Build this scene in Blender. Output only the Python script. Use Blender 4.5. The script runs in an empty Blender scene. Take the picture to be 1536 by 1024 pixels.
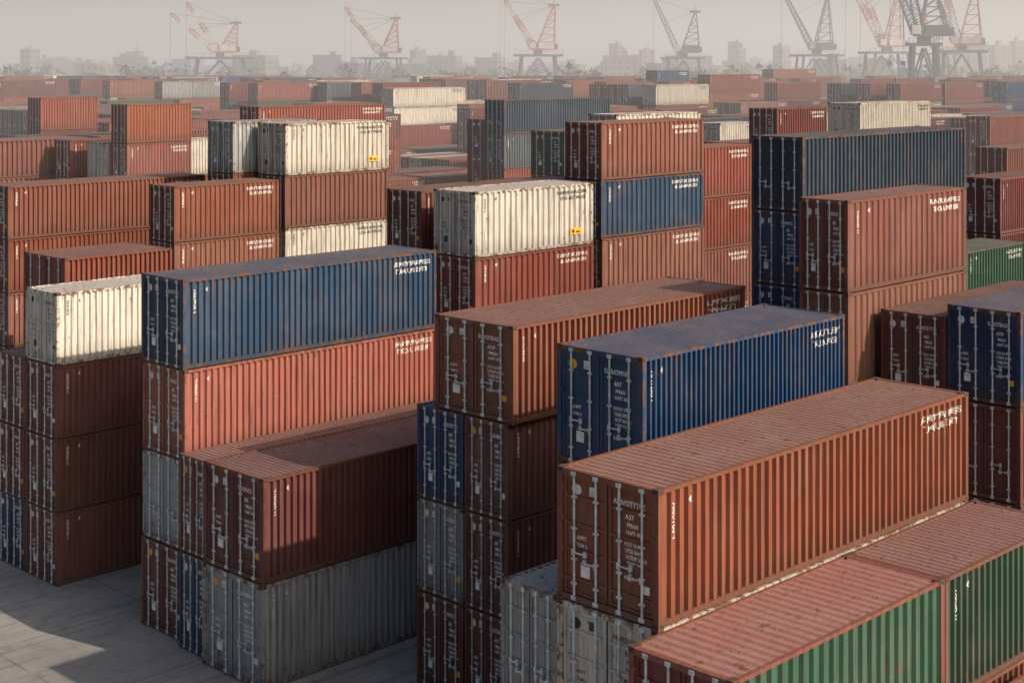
import bpy, bmesh, math, random
from mathutils import Vector, Matrix
random.seed(7)
R=math.radians
C=20.45
scene=bpy.context.scene
col=scene.collection
# ---------------------------------------------------------------- materials
def nt(name):
    m=bpy.data.materials.new(name); m.use_nodes=True
    t=m.node_tree; b=t.nodes['Principled BSDF']; return m,t,b
def N(t,typ,**k):
    n=t.nodes.new(typ)
    for a,v in k.items(): setattr(n,a,v)
    return n
def mixc(t,fac,a,b,mode='MIX'):
    n=N(t,'ShaderNodeMix',data_type='RGBA',blend_type=mode)
    for s,v in ((0,fac),(6,a),(7,b)):
        if hasattr(v,'is_linked') : t.links.new(v,n.inputs[s])
        elif s==0: n.inputs[0].default_value=v
        else: n.inputs[s].default_value=(*v,1)
    return n.outputs[2]
def ramp(t,src,lo,hi,a=0.0,b=1.0):
    n=N(t,'ShaderNodeMapRange'); n.inputs[1].default_value=lo;n.inputs[2].default_value=hi
    n.inputs[3].default_value=a;n.inputs[4].default_value=b
    t.links.new(src,n.inputs[0]); return n.outputs[0]
def noise(t,vec,scale,detail=5,rough=.6):
    n=N(t,'ShaderNodeTexNoise'); n.inputs['Scale'].default_value=scale
    n.inputs['Detail'].default_value=detail; n.inputs['Roughness'].default_value=rough
    t.links.new(vec,n.inputs['Vector']); return n.outputs['Fac']
def math_(t,op,a,b=None):
    n=N(t,'ShaderNodeMath',operation=op)
    for i,v in enumerate((a,b)):
        if v is None: continue
        if hasattr(v,'is_linked'): t.links.new(v,n.inputs[i])
        else: n.inputs[i].default_value=v
    return n.outputs[0]
def paint(name,rust=.5,dust=0.0,dustcol=(.34,.265,.235),fixed=None,dark=1.0):
    m,t,b=nt(name)
    tc=N(t,'ShaderNodeTexCoord'); oi=N(t,'ShaderNodeObjectInfo')
    cx=N(t,'ShaderNodeCombineXYZ')
    rr=math_(t,'MULTIPLY',oi.outputs['Random'],90)
    for i in range(3): t.links.new(rr,cx.inputs[i])
    ad=N(t,'ShaderNodeVectorMath',operation='ADD')
    t.links.new(tc.outputs['Object'],ad.inputs[0]); t.links.new(cx.outputs[0],ad.inputs[1])
    P=ad.outputs[0]
    if fixed is None: c=oi.outputs['Color']
    else:
        c=N(t,'ShaderNodeRGB').outputs[0]; c.default_value=(*fixed,1)
    hs=N(t,'ShaderNodeHueSaturation'); t.links.new(c,hs.inputs['Color'])
    t.links.new(ramp(t,oi.outputs['Random'],0,1,.78*dark,1.14*dark),hs.inputs['Value'])
    sat=math_(t,'FRACT',math_(t,'MULTIPLY',oi.outputs['Random'],37.3))
    t.links.new(ramp(t,sat,0,1,.82,1.04),hs.inputs['Saturation'])
    hue=math_(t,'FRACT',math_(t,'MULTIPLY',oi.outputs['Random'],91.7))
    t.links.new(ramp(t,hue,0,1,.488,.508),hs.inputs['Hue'])
    c=hs.outputs[0]
    nl=noise(t,P,.5,5,.72)
    c=mixc(t,ramp(t,nl,.45,.8,0,.17),c,(.33,.27,.24))       # faded paint
    mp=N(t,'ShaderNodeMapping'); mp.inputs['Scale'].default_value=(7,7,.3); t.links.new(P,mp.inputs[0])
    st=noise(t,mp.outputs[0],1.6,4,.7)
    c=mixc(t,ramp(t,st,.46,.74,0,.7),c,(.045,.028,.022))    # run-off streaks
    n2=noise(t,P,4.5,6,.75)
    if dust>0:
        c=mixc(t,ramp(t,math_(t,'ADD',nl,math_(t,'MULTIPLY',n2,.5)),.5,1.0,dust*.5,dust*1.3),c,dustcol)
    sx=N(t,'ShaderNodeSeparateXYZ'); t.links.new(tc.outputs['Object'],sx.inputs[0])
    ez=math_(t,'ABSOLUTE',math_(t,'SUBTRACT',sx.outputs[2],1.45))
    s=math_(t,'ADD',n2,ramp(t,nl,.35,.65,-.06,.04))
    s=math_(t,'ADD',s,ramp(t,ez,.95,1.45,0,.07))
    s=math_(t,'ADD',s,ramp(t,st,.4,.7,0,.06))
    rf=ramp(t,s,.71-.12*rust,.75-.12*rust,0,.9)
    rc=mixc(t,n2,(.03,.014,.009),(.21,.09,.04))
    c=mixc(t,rf,c,rc)
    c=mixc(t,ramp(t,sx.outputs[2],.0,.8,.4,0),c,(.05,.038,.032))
    t.links.new(c,b.inputs['Base Color'])
    t.links.new(ramp(t,n2,.3,.7,.42,.75),b.inputs['Roughness'])
    b.inputs['Specular IOR Level'].default_value=.3
    bp=N(t,'ShaderNodeBump'); bp.inputs['Strength'].default_value=.3; bp.inputs['Distance'].default_value=.03
    t.links.new(math_(t,'ADD',nl,math_(t,'MULTIPLY',n2,.15)),bp.inputs['Height']); t.links.new(bp.outputs[0],b.inputs['Normal'])
    return m
def flat(name,c,rough=.7,metal=0,var=.25,scale=3):
    m,t,b=nt(name); tc=N(t,'ShaderNodeTexCoord')
    n=noise(t,tc.outputs['Object'],scale,4,.65)
    cc=mixc(t,ramp(t,n,.35,.7,0,1),c,tuple(x*(1-var*1.6) for x in c))
    t.links.new(cc,b.inputs['Base Color']); b.inputs['Roughness'].default_value=rough
    b.inputs['Metallic'].default_value=metal; return m
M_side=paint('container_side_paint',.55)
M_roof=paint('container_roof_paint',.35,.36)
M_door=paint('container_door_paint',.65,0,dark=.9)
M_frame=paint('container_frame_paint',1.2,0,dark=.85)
M_rod=flat('galvanised_rod',(.56,.61,.63),.45,.1,.35,6)
M_white=flat('white_lettering',(.80,.78,.74),.6,0,.3,7)
M_dark=flat('dark_lettering',(.03,.03,.035),.6,0,.2,9)
M_cast=flat('corner_casting_rusty',(.13,.06,.035),.8,0,.5,12)
M_gask=flat('door_gasket',(.012,.012,.013),.8)
M_yel=flat('yellow_label',(.80,.38,.02),.6,0,.1)
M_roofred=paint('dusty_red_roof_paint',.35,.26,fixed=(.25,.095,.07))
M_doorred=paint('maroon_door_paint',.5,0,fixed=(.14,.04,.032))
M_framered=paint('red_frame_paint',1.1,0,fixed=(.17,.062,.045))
CM=[M_side,M_roof,M_door,M_frame,M_rod,M_white,M_cast,M_gask,M_yel,M_dark]
# ---------------------------------------------------------------- mesh builder
class MB:
    def __init__(s): s.v=[];s.f=[];s.m=[]
    def face(s,pts,m):
        i=len(s.v); s.v+= [tuple(p) for p in pts]; s.f.append(tuple(range(i,i+len(pts)))); s.m.append(m)
    def box(s,x0,x1,y0,y1,z0,z1,m):
        i=len(s.v); s.v+=[(x0,y0,z0),(x1,y0,z0),(x1,y1,z0),(x0,y1,z0),(x0,y0,z1),(x1,y0,z1),(x1,y1,z1),(x0,y1,z1)]
        for q in ((3,2,1,0),(4,5,6,7),(0,1,5,4),(1,2,6,5),(2,3,7,6),(3,0,4,7)):
            s.f.append(tuple(i+k for k in q)); s.m.append(m)
    def beam(s,p,q,r,m,sides=4):
        p=Vector(p);q=Vector(q);d=(q-p)
        if d.length<1e-6:return
        z=d.normalized(); up=Vector((0,0,1)) if abs(z.z)<.95 else Vector((1,0,0))
        a=z.cross(up).normalized(); b=z.cross(a)
        i=len(s.v)
        for e in (p,q):
            for k in range(sides):
                an=2*math.pi*(k+.5)/sides
                s.v.append(tuple(e+(a*math.cos(an)+b*math.sin(an))*r))
        for k in range(sides):
            l=(k+1)%sides
            s.f.append((i+k,i+l,i+sides+l,i+sides+k)); s.m.append(m)
        s.f.append(tuple(i+k for k in range(sides))[::-1]);s.m.append(m)
        s.f.append(tuple(i+sides+k for k in range(sides)));s.m.append(m)
    def mesh(s,name,mats):
        me=bpy.data.meshes.new(name); me.from_pydata(s.v,[],s.f)
        for m in mats: me.materials.append(m)
        me.polygons.foreach_set('material_index',s.m); me.update(); return me
tcache={}
def text(st,size,sx=.8):
    k=(st,size,sx)
    if k in tcache: return tcache[k]
    cu=bpy.data.curves.new('t','FONT'); cu.body=st; cu.size=size; cu.resolution_u=2; cu.offset=size*.022
    ob=bpy.data.objects.new('t',cu); col.objects.link(ob)
    bpy.context.view_layer.update()
    me=bpy.data.meshes.new_from_object(ob.evaluated_get(bpy.context.evaluated_depsgraph_get()))
    vs=[(v.co.x*sx,v.co.y) for v in me.vertices]; fs=[tuple(p.vertices) for p in me.polygons]
    bpy.data.objects.remove(ob); bpy.data.curves.remove(cu); bpy.data.meshes.remove(me)
    tcache[k]=(vs,fs); return tcache[k]
def profile(L,x0,x1,period,dep,off,e=(.34,.46,.88)):
    n=max(1,round((x1-x0)/period)); p=(x1-x0)/n; pts=[]
    for i in range(n):
        s=x0+i*p
        pts+=[(s,off),(s+e[0]*p,off),(s+e[1]*p,off+dep),(s+e[2]*p,off+dep)]
    pts.append((x1,off)); return pts
def pval(pts,x):
    for a,b in zip(pts,pts[1:]):
        if a[0]<=x<=b[0]: return a[1]+(b[1]-a[1])*(x-a[0])/(b[0]-a[0])
    return pts[0][1]
def side_text(mb,pts,st,size,x,z,vertical=False,mirror=None,sx=.8,mat=5):
    vs,fs=text(st,size,sx)
    bm=bmesh.new(); bv=[]
    for a,b in vs:
        if vertical: a,b=b,-a
        bv.append(bm.verts.new((x+a,0,z+b)))
    for f in fs:
        try: bm.faces.new([bv[i] for i in f])
        except ValueError: pass
    xs=[v.co.x for v in bm.verts]; lo,hi=min(xs),max(xs)
    for p in pts:
        if lo<p[0]<hi:
            bmesh.ops.bisect_plane(bm,geom=bm.verts[:]+bm.edges[:]+bm.faces[:],plane_co=(p[0],0,0),plane_no=(1,0,0),dist=1e-5)
    for f in bm.faces:
        q=[]
        for v in f.verts:
            y=pval(pts,min(max(v.co.x,pts[0][0]),pts[-1][0]))-.006
            q.append((v.co.x,y,v.co.z) if mirror is None else (mirror[0]-v.co.x,mirror[1]-y,v.co.z))
        mb.face(q,mat)
    bm.free()
LINES=[('ASPHTYRANPPERS','T.UAI UM IEMTN'),('OUIPATAXCSPERE','IN ALNUAVATSII'),('ALRZAKATOUFERY','THIUANUVATSIE'),('RANTRVPAPPERS','TSCAU MEIERI'),('NORDHARBOUR','LINE & TRANS')]
VERT=['ARIUTUS 4','ATKNR-38','HFTPERS 7','TXKUA 11','RNHU 2']
def fittext(st,size,width):
    vs,_=text(st,size,1.0); w=max(a for a,b in vs)-min(a for a,b in vs); return width/w
def make_container(L,var,lettering=True):
    W,H=2.438,2.9; mb=MB()
    pts=profile(L,.13,L-.13,.272,.078,.012)
    zb,zt=.16,H-.10
    for a,b in zip(pts,pts[1:]):
        mb.face([(a[0],a[1],zb),(b[0],b[1],zb),(b[0],b[1],zt),(a[0],a[1],zt)],0)
        mb.face([(b[0],W-b[1],zb),(a[0],W-a[1],zb),(a[0],W-a[1],zt),(b[0],W-b[1],zt)],0)
    rp=profile(L,.13,L-.13,.23,.038,0,(.27,.45,.8)); zr=H-.026
    for a,b in zip(rp,rp[1:]):
        mb.face([(a[0],.07,zr-a[1]),(b[0],.07,zr-b[1]),(b[0],W-.07,zr-b[1]),(a[0],W-.07,zr-a[1])],1)
    for y0,y1 in ((.010,.098),(W-.098,W-.010)):
        mb.box(.13,L-.13,y0,y1,H-.102,H-.016,3)
    for y0,y1 in ((.004,.100),(W-.100,W-.004)):
        mb.box(.13,L-.13,y0,y1,.03,.163,3)
    for x0,x1 in ((.004,.13),(L-.13,L-.004)):
        for y0,y1 in ((.004,.12),(W-.12,W-.004)):
            mb.box(x0,x1,y0,y1,.11,H-.11,3)
        mb.box(x0,x1,.12,W-.12,H-.15,H-.018,3)
        mb.box(x0,x1,.12,W-.12,.03,.16,3)
    for x0,x1 in ((0,.178),(L-.178,L)):
        for y0,y1 in ((0,.162),(W-.162,W)):
            for z0,z1 in ((.001,.118),(H-.118,H-.001)):
                mb.box(x0,x1,y0,y1,z0,z1,6)
    for z in (.06,H-.06):
        for y in (.08,W-.08): mb.box(-.002,.01,y-.03,y+.03,z-.022,z+.022,7)
        for x in (.09,L-.09): mb.box(x-.03,x+.03,-.002,.01,z-.022,z+.022,7)
    ep=profile(W,.12,W-.12,.25,.045,.02)
    for a,b in zip(ep,ep[1:]):
        mb.face([(L-a[1],a[0],.16),(L-b[1],b[0],.16),(L-b[1],b[0],H-.15),(L-a[1],a[0],H-.15)],0)
    mb.box(.10,.11,.12,W-.12,.16,H-.15,7)
    for s in (0,1):
        y0=.135 if s==0 else W/2+.012; y1=W/2-.012 if s==0 else W-.135
        z0,z1=.175,H-.165
        mb.box(.076,.096,y0,y1,z0,z1,2)
        mb.box(.044,.075,y0,y0+.07,z0,z1,2); mb.box(.044,.075,y1-.07,y1,z0,z1,2)
        for z in [z0,z0+.30,z0+.92,z0+1.5,z0+2.08,z1-.06]:
            mb.box(.046,.075,y0+.07,y1-.07,z,z+.06,2)
        for k in (.24,.74):
            yy=y0+(y1-y0)*k
            mb.beam((.016,yy,.09),(.016,yy,H-.08),.025,4,8)
            for z in (.1,H-.10): mb.box(-.014,.045,yy-.06,yy+.06,z-.045,z+.045,4)
            for z in (.42,.95,1.62,2.3): mb.box(-.010,.046,yy-.055,yy+.055,z-.025,z+.025,4)
            zz=.98+(.1 if k>.5 else -.08)
            if k<.5: mb.box(-.018,.0,yy-.02,yy+.33,zz,zz+.035,4)
            else: mb.box(-.018,.0,yy-.33,yy+.02,zz,zz+.035,4)
            mb.box(-.024,.008,yy-.035,yy+.035,zz-.05,zz+.09,4)
            mb.box(-.012,.044,yy+(.24 if k<.5 else -.30),yy+(.30 if k<.5 else -.24),zz-.05,zz+.09,4)
        for z in (.45,1.05,1.75,2.4):
            ya=.10 if s==0 else W-.16
            mb.box(-.004,.044,ya,ya+.06,z,z+.12,3)
        if lettering:
            tm=9 if var==4 else 5
            def dt(st,size,yr,z,sx=.8,m=None):
                vs,fs=text(st,size,sx)
                for f in fs: mb.face([(.0735,yr-vs[i][0],z+vs[i][1]) for i in f],tm if m is None else m)
            if s==0:
                dt(('ALBVOTYTCS','EUROTRADE','OARAYMNE','TRVSPACE','NORDHARBR')[var],.17,y1-.1,z0+2.2,.72)
                dt(('A37','ATIF','4AT','ISK','RN')[var],.15,y1-.38,z0+1.93,.8)
                dt('PMAN',.14,y1-.42,z0+1.76,.7); dt('HAFT 4R',.13,y1-.40,z0+1.61,.7)
                for j in range(4):
                    dt(('MOT WATU','UTIX RAAT','NTRW 30480','TARE 3900')[(j+var)%4],.12,y1-.36-.02*j,z0+1.36-.135*j,.7)
                mb.box(.072,.0755,y0+.12,y0+.28,z0+.45,z0+.62,8 if var%2 else tm)
                dt('KG LB',.11,y1-.36,z0+.66,.8)
            else:
                cy,cz=y1-.3,z0+2.28
                mb.face([(.0735,cy-.12*math.cos(a),cz+.12*math.sin(a)) for a in [i*math.pi/8 for i in range(16)]],tm if var!=2 else 8)
                mb.box(.072,.0755,y0+.28,y0+.46,z0+2.2,z0+2.4,tm)
                mb.box(.072,.0755,y1-.62,y1-.40,z0+.4,z0+.66,tm)
                dt('AWT',.13,y1-.3,z0+1.2,.8); dt('TXM 2',.11,y1-.3,z0+1.04,.8)
    mb.box(.03,.06,W/2-.011,W/2+.011,.17,H-.16,7)
    if lettering:
        tm=9 if var==4 else 5
        l1,l2=LINES[var]; s=.23; wd=1.95 if L>8 else 1.55
        x=L-2.3 if L>8 else L-1.9
        side_text(mb,pts,l1,s,x,H-.46,sx=fittext(l1,s,wd),mat=tm); side_text(mb,pts,l2,s,x+.12,H-.72,sx=fittext(l2,s,wd*.88),mat=tm)
        side_text(mb,pts,l1,s,x,H-.46,mirror=(L,W),sx=fittext(l1,s,wd),mat=tm)
        side_text(mb,pts,VERT[var],.2,.44,H-.35,vertical=True,sx=.8,mat=tm)
        side_text(mb,pts,'45',.2,.95,H-.45,sx=.7,mat=tm)
        if var==4:
            k=L-1.25; mb.box(k,k+.62,.004,.0115,.55,.85,8)
            mb.box(k+.1,k+.22,.001,.0035,.62,.78,9); mb.box(k+.3,k+.52,.001,.0035,.62,.7,9)
    return mb.mesh('shipping_container_mesh',CM)
BIG=[make_container(12.19,i) for i in range(5)]
SML=[make_container(6.06,i) for i in range(5)]
PLAIN=[make_container(12.19,0,False),make_container(6.06,0,False)]
# ---------------------------------------------------------------- containers
COL={'r':(.215,.064,.038),'m':(.15,.042,.031),'o':(.30,.086,.040),'p':(.225,.088,.064),
 'b':(.010,.050,.122),'d':(.022,.046,.075),'w':(.60,.57,.49),'g':(.29,.31,.31),'e':(.030,.088,.058),'s':(.085,.115,.135)}
boxes=[]
def put(u,v,z,L,W,h,c,var=None,roofred=False):
    plain=False
    if var is None:
        var=4 if c=='w' else random.randrange(4); plain=random.random()<.25
    if var==9: plain=True
    big=L>8.9
    me=(PLAIN[0 if big else 1]) if plain else (BIG if big else SML)[var]; base=12.19 if big else 6.06
    ob=bpy.data.objects.new('shipping_container',me); col.objects.link(ob)
    ob.location=(u,v,z); ob.scale=(L/base,W/2.438,h/2.9); ob.color=(*COL[c],1)
    if roofred:
        for i,m in ((1,M_roofred),(2,M_doorred),(3,M_framered)):
            ob.material_slots[i].link='OBJECT'; ob.material_slots[i].material=m
def stack(u,v,L,W,h,cols,var=None,roofred=False):
    for i,c in enumerate(cols):
        top=i==len(cols)-1
        put(u+(0 if top else random.uniform(-.04,.04)),v+random.uniform(-.02,.02),i*h,L,W,h,c,var if top else None,roofred)
    boxes.append((u,u+L,v,v+W))
# near yard
stack(24.54,19.87,13.21,2.86,2.90,'mgwr',0)
stack(24.56,22.76,6.06,1.72,2.9,'mmg')
stack(23.5,17.2,8.1,2.6,2.9,'mme',9,True); stack(31.62,17.2,6.3,2.6,2.9,'mme',3,True)
stack(23.0,14.3,12.19,2.5,2.9,'mr')
stack(30.36,25.07,9.6,3.03,3.207,'mrrb',2)
put(33.65,33.01,3*3.066,12.2,3.61,3.066,'r',1); boxes.append((33.6,45.8,33,37.6))
for i,c in enumerate('mmm'): put(33.65,33.25,i*3.066,12.1,1.95,3.066,c,(1,0,2)[i])
for i,c in enumerate('mgb'): put(33.6,35.23,i*3.066,12.1,2.2,3.066,c,(3,1,0)[i])
for i,c in enumerate('mgob'): put(30.05+(0,.05,.06,0)[i],45.8,i*3.2,12.14,2.74,3.2,c,(2,9,3,0)[i])
boxes.append((30,42.3,45.8,48.6))
stack(29.55,40.39,12.19,3.42,3.45,'gm',3); stack(29.75,43.86,12.19,1.72,3.40,'bm',2)
stack(29.8,54.23,12.19,2.51,2.866,'mmmw',4); stack(29.8,56.8,12.19,2.44,2.866,'bmm')
stack(34.8,62.6,5.65,3.84,2.9,'rrmr')
stack(38.1,74.4,12.19,3.0,2.8,'rrrrr',1)
stack(42.5,65.6,6.5,2.27,2.85,'rrmrr',0)
stack(50.2,66.6,7.4,2.55,2.86,'rrrwrw',4)
stack(63.6,87.5,11.7,2.24,2.9,'rrrrmr',1)
stack(48.8,69.5,6.06,2.44,2.87,'rrrrrg')
stack(47.3,52.4,12.0,2.46,2.9,'mmmmm')
stack(46.7,48.2,7.9,2.70,2.95,'mrrrw',4)
stack(57.4,50.1,8.4,2.49,2.91,'rrrrbr',1)
stack(49.9,33.2,13.0,2.42,2.93,'bbbbbd',9)
stack(44.6,27.9,8.2,1.95,3.16,'rrrrr',3)
stack(46.25,22.5,12.19,2.58,3.11,'mmmb',1)
stack(46.2,25.15,10,2.44,3.0,'mmmm')
stack(65.7,34.7,6.06,2.44,2.9,'mmme')
# mid yard
for a in [(69.8,54.9,7.1,2.2,3.1,'rrrrr'),(101.3,75.5,5.6,2.4,3.1,'rrrrw'),(143.9,165.4,14.2,2.6,2.8,'gggwww'),(147,168.5,14.2,2.6,2.8,'gggwww'),
 (89.5,88.9,13.5,2.3,2.9,'rrrrsd'),(68.6,58.7,8.1,2.2,2.9,'rrrrrw'),(93.8,93.5,6.06,4.3,3.1,'ssrrm'),(79.4,72.8,6.06,3.3,3.12,'rrrre'),
 (85.3,58.8,6.06,2.3,2.9,'rrrrmm'),(101.1,62.1,10.6,2.9,2.9,'rrrrww'),(73.5,36.9,9.5,2.3,2.9,'rrrmm'),(100.4,49.9,11.9,2.4,2.9,'rrrrr'),
 (54.4,109.7,8.9,4.4,2.9,'rrrrr'),(64.3,110.1,6.06,2.2,2.9,'rrrrr'),(59.9,98.7,5.6,2.2,2.9,'rrrrro'),(73.1,115,6.06,4.0,2.9,'rrrgr'),
 (201.7,163.6,8.9,2.4,3.2,'rrrrbb'),(263.5,182.6,16,2.8,3.2,'rrrrdr'),(187.2,190.2,17,5,2.9,'rrrrrr'),(197.1,180.2,19,2.9,2.9,'rrrrrr'),
 (66.1,123.1,5.6,2.3,2.9,'rrrrrr'),(199.2,150.5,14,2.4,3.1,'rrrrrr'),(131.5,67,10.3,2.4,3.1,'rrrrr'),(159.7,218.3,6,3.2,2.9,'rrrrrr'),
 (150.2,188.6,11.7,2.4,2.9,'ggggws'),(142.3,221.9,8.9,2.4,2.9,'rrrrrr')]: stack(*a)
# rows behind, same yard grid
A=R(44.5);ca,sa=math.cos(A),math.sin(A)
pal='rrrrrmmmmmopbdwgsreb'
u=20.
while u<400:
    v=20.;k=0; blk=0
    while v<400:
        if k%5==0: blk=random.choice((-1,0,0,1)); bc=random.choice(pal)
        d=(u+6)*ca+v*sa; r=(u+6)*sa-v*ca
        if 112<d<380 and abs(r)/d<.38:
            ok=True
            for b in boxes:
                if u<b[1]+.6 and u+12.3>b[0]-.6 and v<b[3]+.3 and v+2.5>b[2]-.3: ok=False;break
            if ok and random.random()<.82:
                n=random.choice((4,5,5,6)) if d>230 else random.choice((4,4,5,5)) if d>150 else random.choice((3,4,4))
                n=max(2,min(6,n+blk))
                if -.10<r/d<-.015 and d<215: n=min(n,3)
                if d<215: n=min(n,5)
                c=bc if random.random()<.5 else random.choice(pal); two=random.random()<.25
                for i in range(n):
                    cc=c if random.random()<.55 else random.choice(pal)
                    if two:
                        put(u,v,i*2.9,6.06,2.44,2.9,cc); put(u+6.12,v,i*2.9,6.06,2.44,2.9,cc)
                    else: put(u,v,i*2.9,12.19,2.44,2.9,cc)
        k+=1; v+=2.52 if k%5 else 9.
    u+=13.2 if int(u/13)%4 else 20.
# ---------------------------------------------------------------- ground
m,t,b=nt('concrete_yard'); tc=N(t,'ShaderNodeTexCoord'); P=tc.outputs['Object']
c=mixc(t,ramp(t,noise(t,P,.12,6,.65),.3,.7),(.17,.172,.175),(.30,.285,.26))
c=mixc(t,ramp(t,noise(t,P,1.5,6,.7),.5,.75,0,.65),c,(.09,.088,.086))
mp=N(t,'ShaderNodeMapping'); mp.inputs['Scale'].default_value=(.05,2.2,1); mp.inputs['Rotation'].default_value=(0,0,.35); t.links.new(P,mp.inputs[0])
c=mixc(t,ramp(t,noise(t,mp.outputs[0],1,4,.6),.52,.66,0,.45),c,(.05,.05,.052))
br=N(t,'ShaderNodeTexBrick'); br.offset=0; br.inputs['Scale'].default_value=.16; br.inputs['Mortar Size'].default_value=.006
br.inputs['Brick Width'].default_value=1.; br.inputs['Row Height'].default_value=1.; t.links.new(P,br.inputs['Vector'])
c=mixc(t,math_(t,'MULTIPLY',br.outputs['Fac'],ramp(t,noise(t,P,.8,3),.35,.6,.1,.7)),c,(.06,.06,.06))
t.links.new(c,b.inputs['Base Color']); b.inputs['Roughness'].default_value=.85
bp=N(t,'ShaderNodeBump'); bp.inputs['Strength'].default_value=.4; bp.inputs['Distance'].default_value=.03
t.links.new(noise(t,P,6,5,.7),bp.inputs['Height']); t.links.new(bp.outputs[0],b.inputs['Normal'])
g=MB(); g.face([(-6000,-6000,0),(6000,-6000,0),(6000,6000,0),(-6000,6000,0)],0)
gr=bpy.data.objects.new('ground',g.mesh('ground',[m])); col.objects.link(gr)
# ---------------------------------------------------------------- cranes
M_or=flat('crane_orange_paint',(.40,.11,.055),.6,0,.35,.4); M_bl=flat('crane_steel_grey',(.05,.085,.11),.6,0,.3,.4); M_wh=flat('crane_white_paint',(.5,.48,.45),.6,0,.2,.4)
def lattice(mb,p,q,w0,w1,n,m,r=.2):
    p=Vector(p);q=Vector(q);z=(q-p).normalized(); a=z.cross(Vector((0,1,0))).normalized(); b=z.cross(a)
    def ring(t):
        c=p.lerp(q,t);w=(w0+(w1-w0)*t)/2; return [c+a*w+b*w,c-a*w+b*w,c-a*w-b*w,c+a*w-b*w]
    prev=ring(0)
    for i in range(1,n+1):
        cur=ring(i/n); mm=2 if (i//3)%2 and m==0 else m
        for k in range(4):
            mb.beam(prev[k],cur[k],r,mm); mb.beam(prev[k],cur[(k+1)%4],r*.6,mm); mb.beam(cur[k],cur[(k+1)%4],r*.6,mm)
        prev=cur
def crane(u,v,rot,zp,hw,tips,tower,blue=False,s=1):
    mb=MB(); O=1 if blue else 0
    for sx in (-1,1):
        for sy in (-1,1):
            mb.beam((sx*hw,sy*hw*.6,0),(sx*hw*.72,sy*hw*.5,zp),.6,1)
            mb.box(sx*hw-1.6,sx*hw+1.6,sy*hw*.6-.6,sy*hw*.6+.6,.1,1.5,1)
        mb.beam((sx*hw*.9,-hw*.55,zp*.45),(sx*hw*.9,hw*.55,zp*.45),.4,1)
        mb.beam((sx*hw*.98,-hw*.58,2),(sx*hw*.75,hw*.5,zp),.3,1)
    for sy in (-1,1):
        mb.beam((-hw*.9,sy*hw*.55,zp*.5),(hw*.9,sy*hw*.55,zp*.5),.4,1)
        mb.beam((-hw*.85,sy*hw*.55,zp*.5),(0,sy*hw*.5,zp-.5),.3,1); mb.beam((hw*.85,sy*hw*.55,zp*.5),(0,sy*hw*.5,zp-.5),.3,1)
    mb.box(-hw*1.05,hw*1.05,-hw*.62,hw*.62,zp,zp+.9,1)
    for k in range(9):
        x=-hw*1.05+hw*2.1*k/8; mb.beam((x,-hw*.62,zp+.9),(x,-hw*.62,zp+2.1),.09,O)
    mb.beam((-hw*1.05,-hw*.62,zp+2.1),(hw*1.05,-hw*.62,zp+2.1),.09,O)
    mb.box(-1.6,1.6,-1.6,1.6,zp+.9,zp+2.6,1)
    mb.box(-2.5,6.5,-2.4,2.4,zp+2.6,zp+3.2,O)
    mb.box(0,6.2,-2,2,zp+3.2,zp+5.6,1 if blue else 2); mb.box(5.0,7.6,-1.8,1.8,zp+2.8,zp+5,1)
    mb.box(-3.6,-1.2,-2.6,-.8,zp+3.2,zp+5.6,2); mb.box(-3.7,-3.58,-2.4,-1.0,zp+4,zp+5.2,1)
    ax,az=tower
    for sy in (-1,1):
        a0=Vector((-1,sy*1.8,zp+3));a1=Vector((ax,sy*.8,az));b0=Vector((6.4,sy*1.8,zp+3));b1=Vector((ax+.8,sy*.8,az))
        mb.beam(a0,a1,.32,O); mb.beam(b0,b1,.30,O)
        for i in range(6):
            k=i/6; mb.beam(a0.lerp(a1,k),b0.lerp(b1,k),.18,O); mb.beam(a0.lerp(a1,k),b0.lerp(b1,min(1,k+1/6)),.15,O)
    mb.box(ax-1.7,ax+2.4,-1.3,1.3,az,az+.9,1); mb.beam((ax,0,az+.9),(ax+.5,0,az+3),.15,1)
    for j,(tx,tz) in enumerate(tips):
        y=-1.2+2.4*j
        lattice(mb,(-2.2+1.5*j,y,zp+3.4),(tx,y,tz),2.2,1.0,14,O)
        mb.beam((ax,y,az+.4),(tx,y,tz),.11,1); mb.beam((ax,y*.5,az+.2),(tx*.55-1,y,zp+3.4+(tz-zp-3.4)*.55),.11,1)
        mb.beam((tx,y,tz),(tx-.3,y,zp-4),.08,1); mb.box(tx-.8,tx+.3,y-.4,y+.4,zp-5.2,zp-4,1)
        mb.beam((tx-.6,y,tz-.4),(tx+2.6,y,tz+1.2),.35,2)
    mb.beam((ax+.8,0,az+.5),(6.8,0,zp+5),.1,1)
    ob=bpy.data.objects.new('harbour_crane',mb.mesh('harbour_crane',[M_or,M_bl,M_wh])); col.objects.link(ob)
    ob.location=(u,v,0); ob.rotation_euler=(0,0,R(-45.5+rot)); ob.scale=(s,s,s)
crane(347,502.9,8,22,12,[(-19,40),(-13,44.5)],(6,36))
crane(418.4,487.3,-6,22,9,[(-16,44),(-14,39)],(5,39))
crane(435.2,413.2,4,23,9,[(-15,49),(-13,45)],(6,43))
crane(491.3,384.6,-10,22,8.5,[(-12,47)],(4.5,41),True)
crane(512.4,334.6,5,23,9,[(-14.5,50)],(4,46),True)
crane(514.1,304.3,10,24,9,[(-17,54),(-10,52)],(5,50))
crane(367,206,-4,25,4.2,[(-9,45),(-5,50)],(1.5,43),True)
crane(480,255,-14,24,8,[(-12,52),(-8,56)],(4,47))
crane(600,330,6,24,8,[(-13,56)],(4,50))
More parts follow.
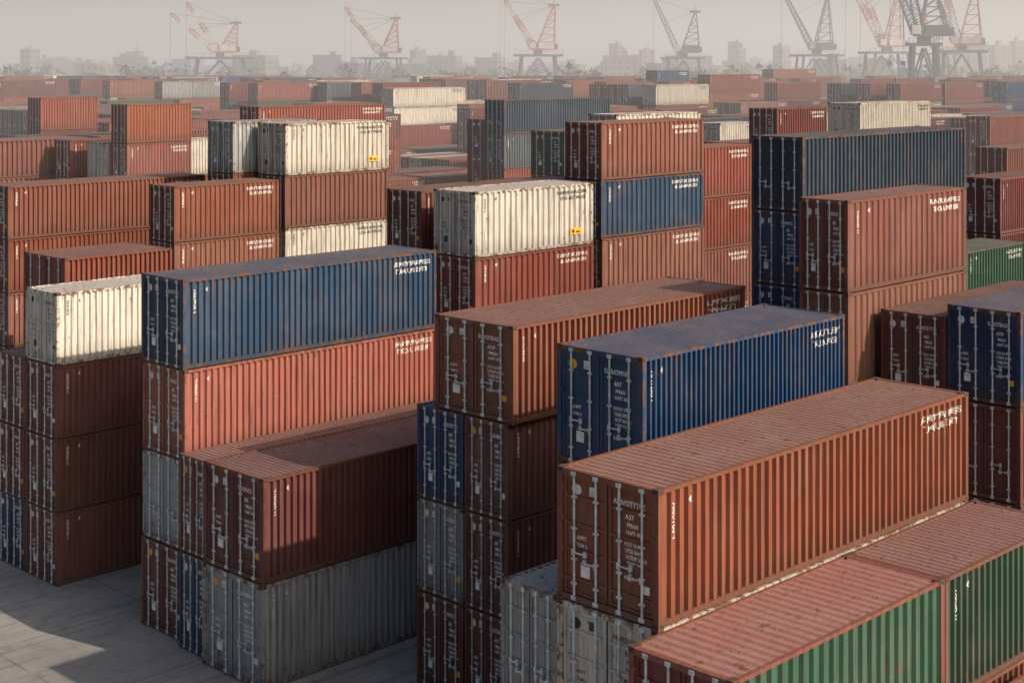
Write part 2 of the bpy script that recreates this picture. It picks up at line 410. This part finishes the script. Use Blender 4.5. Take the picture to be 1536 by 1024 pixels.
# ---------------------------------------------------------------- skyline
M_bld=[flat('building_render_%d'%i,c,.8,0,.15,.05) for i,c in enumerate([(.20,.19,.19),(.15,.15,.16),(.23,.19,.17),(.11,.095,.09)])]
M_win=flat('window_glass',(.03,.04,.05),.2)
M_rf=flat('shed_roof',(.22,.20,.20),.7,0,.3,.1)
def polar(tn,d):
    rt=tn*d; return d*ca+rt*sa,d*sa-rt*ca
def place(ob,tn,d,rot=0):
    ob.location=(*polar(tn,d),0); ob.rotation_euler=(0,0,R(-45.5+rot)); col.objects.link(ob)
def block(tn,d,w,h,dp=14):
    mb=MB(); mb.box(-w/2,w/2,0,dp,0,h,0); mb.box(-w/2-.2,w/2+.2,-.2,dp+.2,h,h+.9,0)
    q=random.uniform(-.35,.2); mb.box(w*q,w*(q+random.uniform(.12,.25)),dp*.3,dp*.7,h+.9,h+random.uniform(1.8,4),0)
    if h>24: mb.beam((w*.1,dp*.5,h),(w*.1,dp*.5,h+random.uniform(4,8)),.15,1)
    z=1.4
    while z+1.6<h:
        n=max(2,int(w/3.2))
        for i in range(n):
            x=-w/2+(i+.5)*w/n; mb.box(x-.75,x+.75,-.06,.02,z,z+1.5,1)
        for i in range(4):
            y=(i+.5)*dp/4; mb.box(-w/2-.06,-w/2+.02,y-.7,y+.7,z,z+1.5,1); mb.box(w/2-.02,w/2+.06,y-.7,y+.7,z,z+1.5,1)
        z+=3.1
    place(bpy.data.objects.new('apartment_block',mb.mesh('apartment_block',[random.choice(M_bld),M_win])),tn,d,random.uniform(-30,30))
def shed(tn,d,w,h):
    mb=MB(); dp=w*.5; mb.box(-w/2,w/2,0,dp,0,h,0)
    for x0,x1,z0,z1 in ((-w/2-.5,0,h+.02,h*1.35),(0,w/2+.5,h*1.35,h+.02)):
        mb.face([(x0,-.5,z0),(x1,-.5,z1),(x1,dp+.5,z1),(x0,dp+.5,z0)],2)
    mb.face([(-w/2,0,h),(w/2,0,h),(0,0,h*1.34)],0)
    for i in range(5):
        x=-w/2+(i+.5)*w/5; mb.box(x-w*.05,x+w*.05,-.08,.02,.2,h*.6,1)
    place(bpy.data.objects.new('warehouse',mb.mesh('warehouse',[random.choice(M_bld),M_win,M_rf])),tn,d,random.uniform(-25,25))
for i in range(130): block(random.uniform(-.37,.37),random.uniform(750,1400),random.uniform(7,22),random.uniform(10,24)+(4 if random.random()<.12 else 0))
for tn,d,w,h in ((.296,950,7,36),(.307,950,9,35),(.311,1000,5,33),(.324,950,11,31),(.146,950,7,33),(.152,960,5,29),(-.321,900,7,28),(.067,950,6,32),(.071,970,8,29),(.181,900,6,30),(.335,980,6,34),(.09,950,8,28),(-.25,950,8,27),(-.06,950,7,28)): block(tn,d,w,h,9)
for i in range(40): shed(random.uniform(-.37,.37),random.uniform(450,750),random.uniform(20,50),random.uniform(8,13))
M_tree=flat('distant_foliage',(.045,.06,.035),.9,0,.5,.2)
mb=MB()
for i in range(560):
    d=random.uniform(500,950); cx,cy=polar(random.uniform(-.38,.38),d)
    H=random.uniform(10,21); rr=random.uniform(3,6)
    mb.beam((cx,cy,0),(cx,cy,H*.6),.3,0)
    for k in range(70):
        th=random.uniform(0,6.28); ph=random.uniform(-1,1); q=random.uniform(.4,1)**.5
        p=Vector((cx+rr*q*math.cos(th)*(1-ph*ph)**.5,cy+rr*q*math.sin(th)*(1-ph*ph)**.5,H*.66+ph*H*.34*q))
        a=Vector((random.gauss(0,1),random.gauss(0,1),random.gauss(0,1)))*.8; b2=Vector((random.gauss(0,1),random.gauss(0,1),random.gauss(0,1)))*.8
        mb.face([p-a,p+b2,p+a],0)
tr=bpy.data.objects.new('distant_trees',mb.mesh('distant_trees',[M_tree])); col.objects.link(tr)
# ---------------------------------------------------------------- haze bank over the far yard and harbour
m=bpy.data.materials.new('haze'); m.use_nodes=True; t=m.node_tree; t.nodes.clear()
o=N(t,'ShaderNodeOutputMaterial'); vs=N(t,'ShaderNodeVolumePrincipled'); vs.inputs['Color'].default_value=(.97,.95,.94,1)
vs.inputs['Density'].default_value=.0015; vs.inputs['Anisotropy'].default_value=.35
vs.inputs['Emission Strength'].default_value=.00034; vs.inputs['Emission Color'].default_value=(1,.94,.88,1)  # added glow in the haze, stands in for multiple scattering, brightens sky and distance
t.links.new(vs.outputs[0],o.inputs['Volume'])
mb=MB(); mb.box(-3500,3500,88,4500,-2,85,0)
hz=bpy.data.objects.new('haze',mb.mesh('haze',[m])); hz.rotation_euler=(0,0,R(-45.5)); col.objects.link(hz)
# ---------------------------------------------------------------- light
su,sv=.24,-.971; el=R(33)
Sd=Vector((su*math.cos(el),sv*math.cos(el),math.sin(el)))
w=bpy.data.worlds.new('World'); scene.world=w; w.use_nodes=True; t=w.node_tree
bg=t.nodes['Background']; sk=N(t,'ShaderNodeTexSky'); sk.sky_type='NISHITA'; sk.sun_disc=False
sk.sun_elevation=el; sk.sun_rotation=math.atan2(Sd.x,Sd.y); sk.dust_density=6; sk.air_density=1; sk.ozone_density=1
t.links.new(sk.outputs[0],bg.inputs[0]); bg.inputs[1].default_value=.125
l=bpy.data.lights.new('sun','SUN'); l.energy=5; l.angle=R(.5); l.color=(1,.84,.68)
lo=bpy.data.objects.new('sun',l); col.objects.link(lo); lo.rotation_euler=Sd.to_track_quat('Z','Y').to_euler()
cam=bpy.data.cameras.new('camera'); co=bpy.data.objects.new('camera',cam); col.objects.link(co)
co.location=(0,0,C); co.rotation_euler=(R(90),0,R(-45.5)); cam.lens=53.32; cam.sensor_width=36; cam.shift_y=-.2715
cam.clip_end=12000; cam.clip_start=.5; scene.camera=co
scene.view_settings.view_transform='Standard'; scene.view_settings.look='None'; scene.view_settings.exposure=0
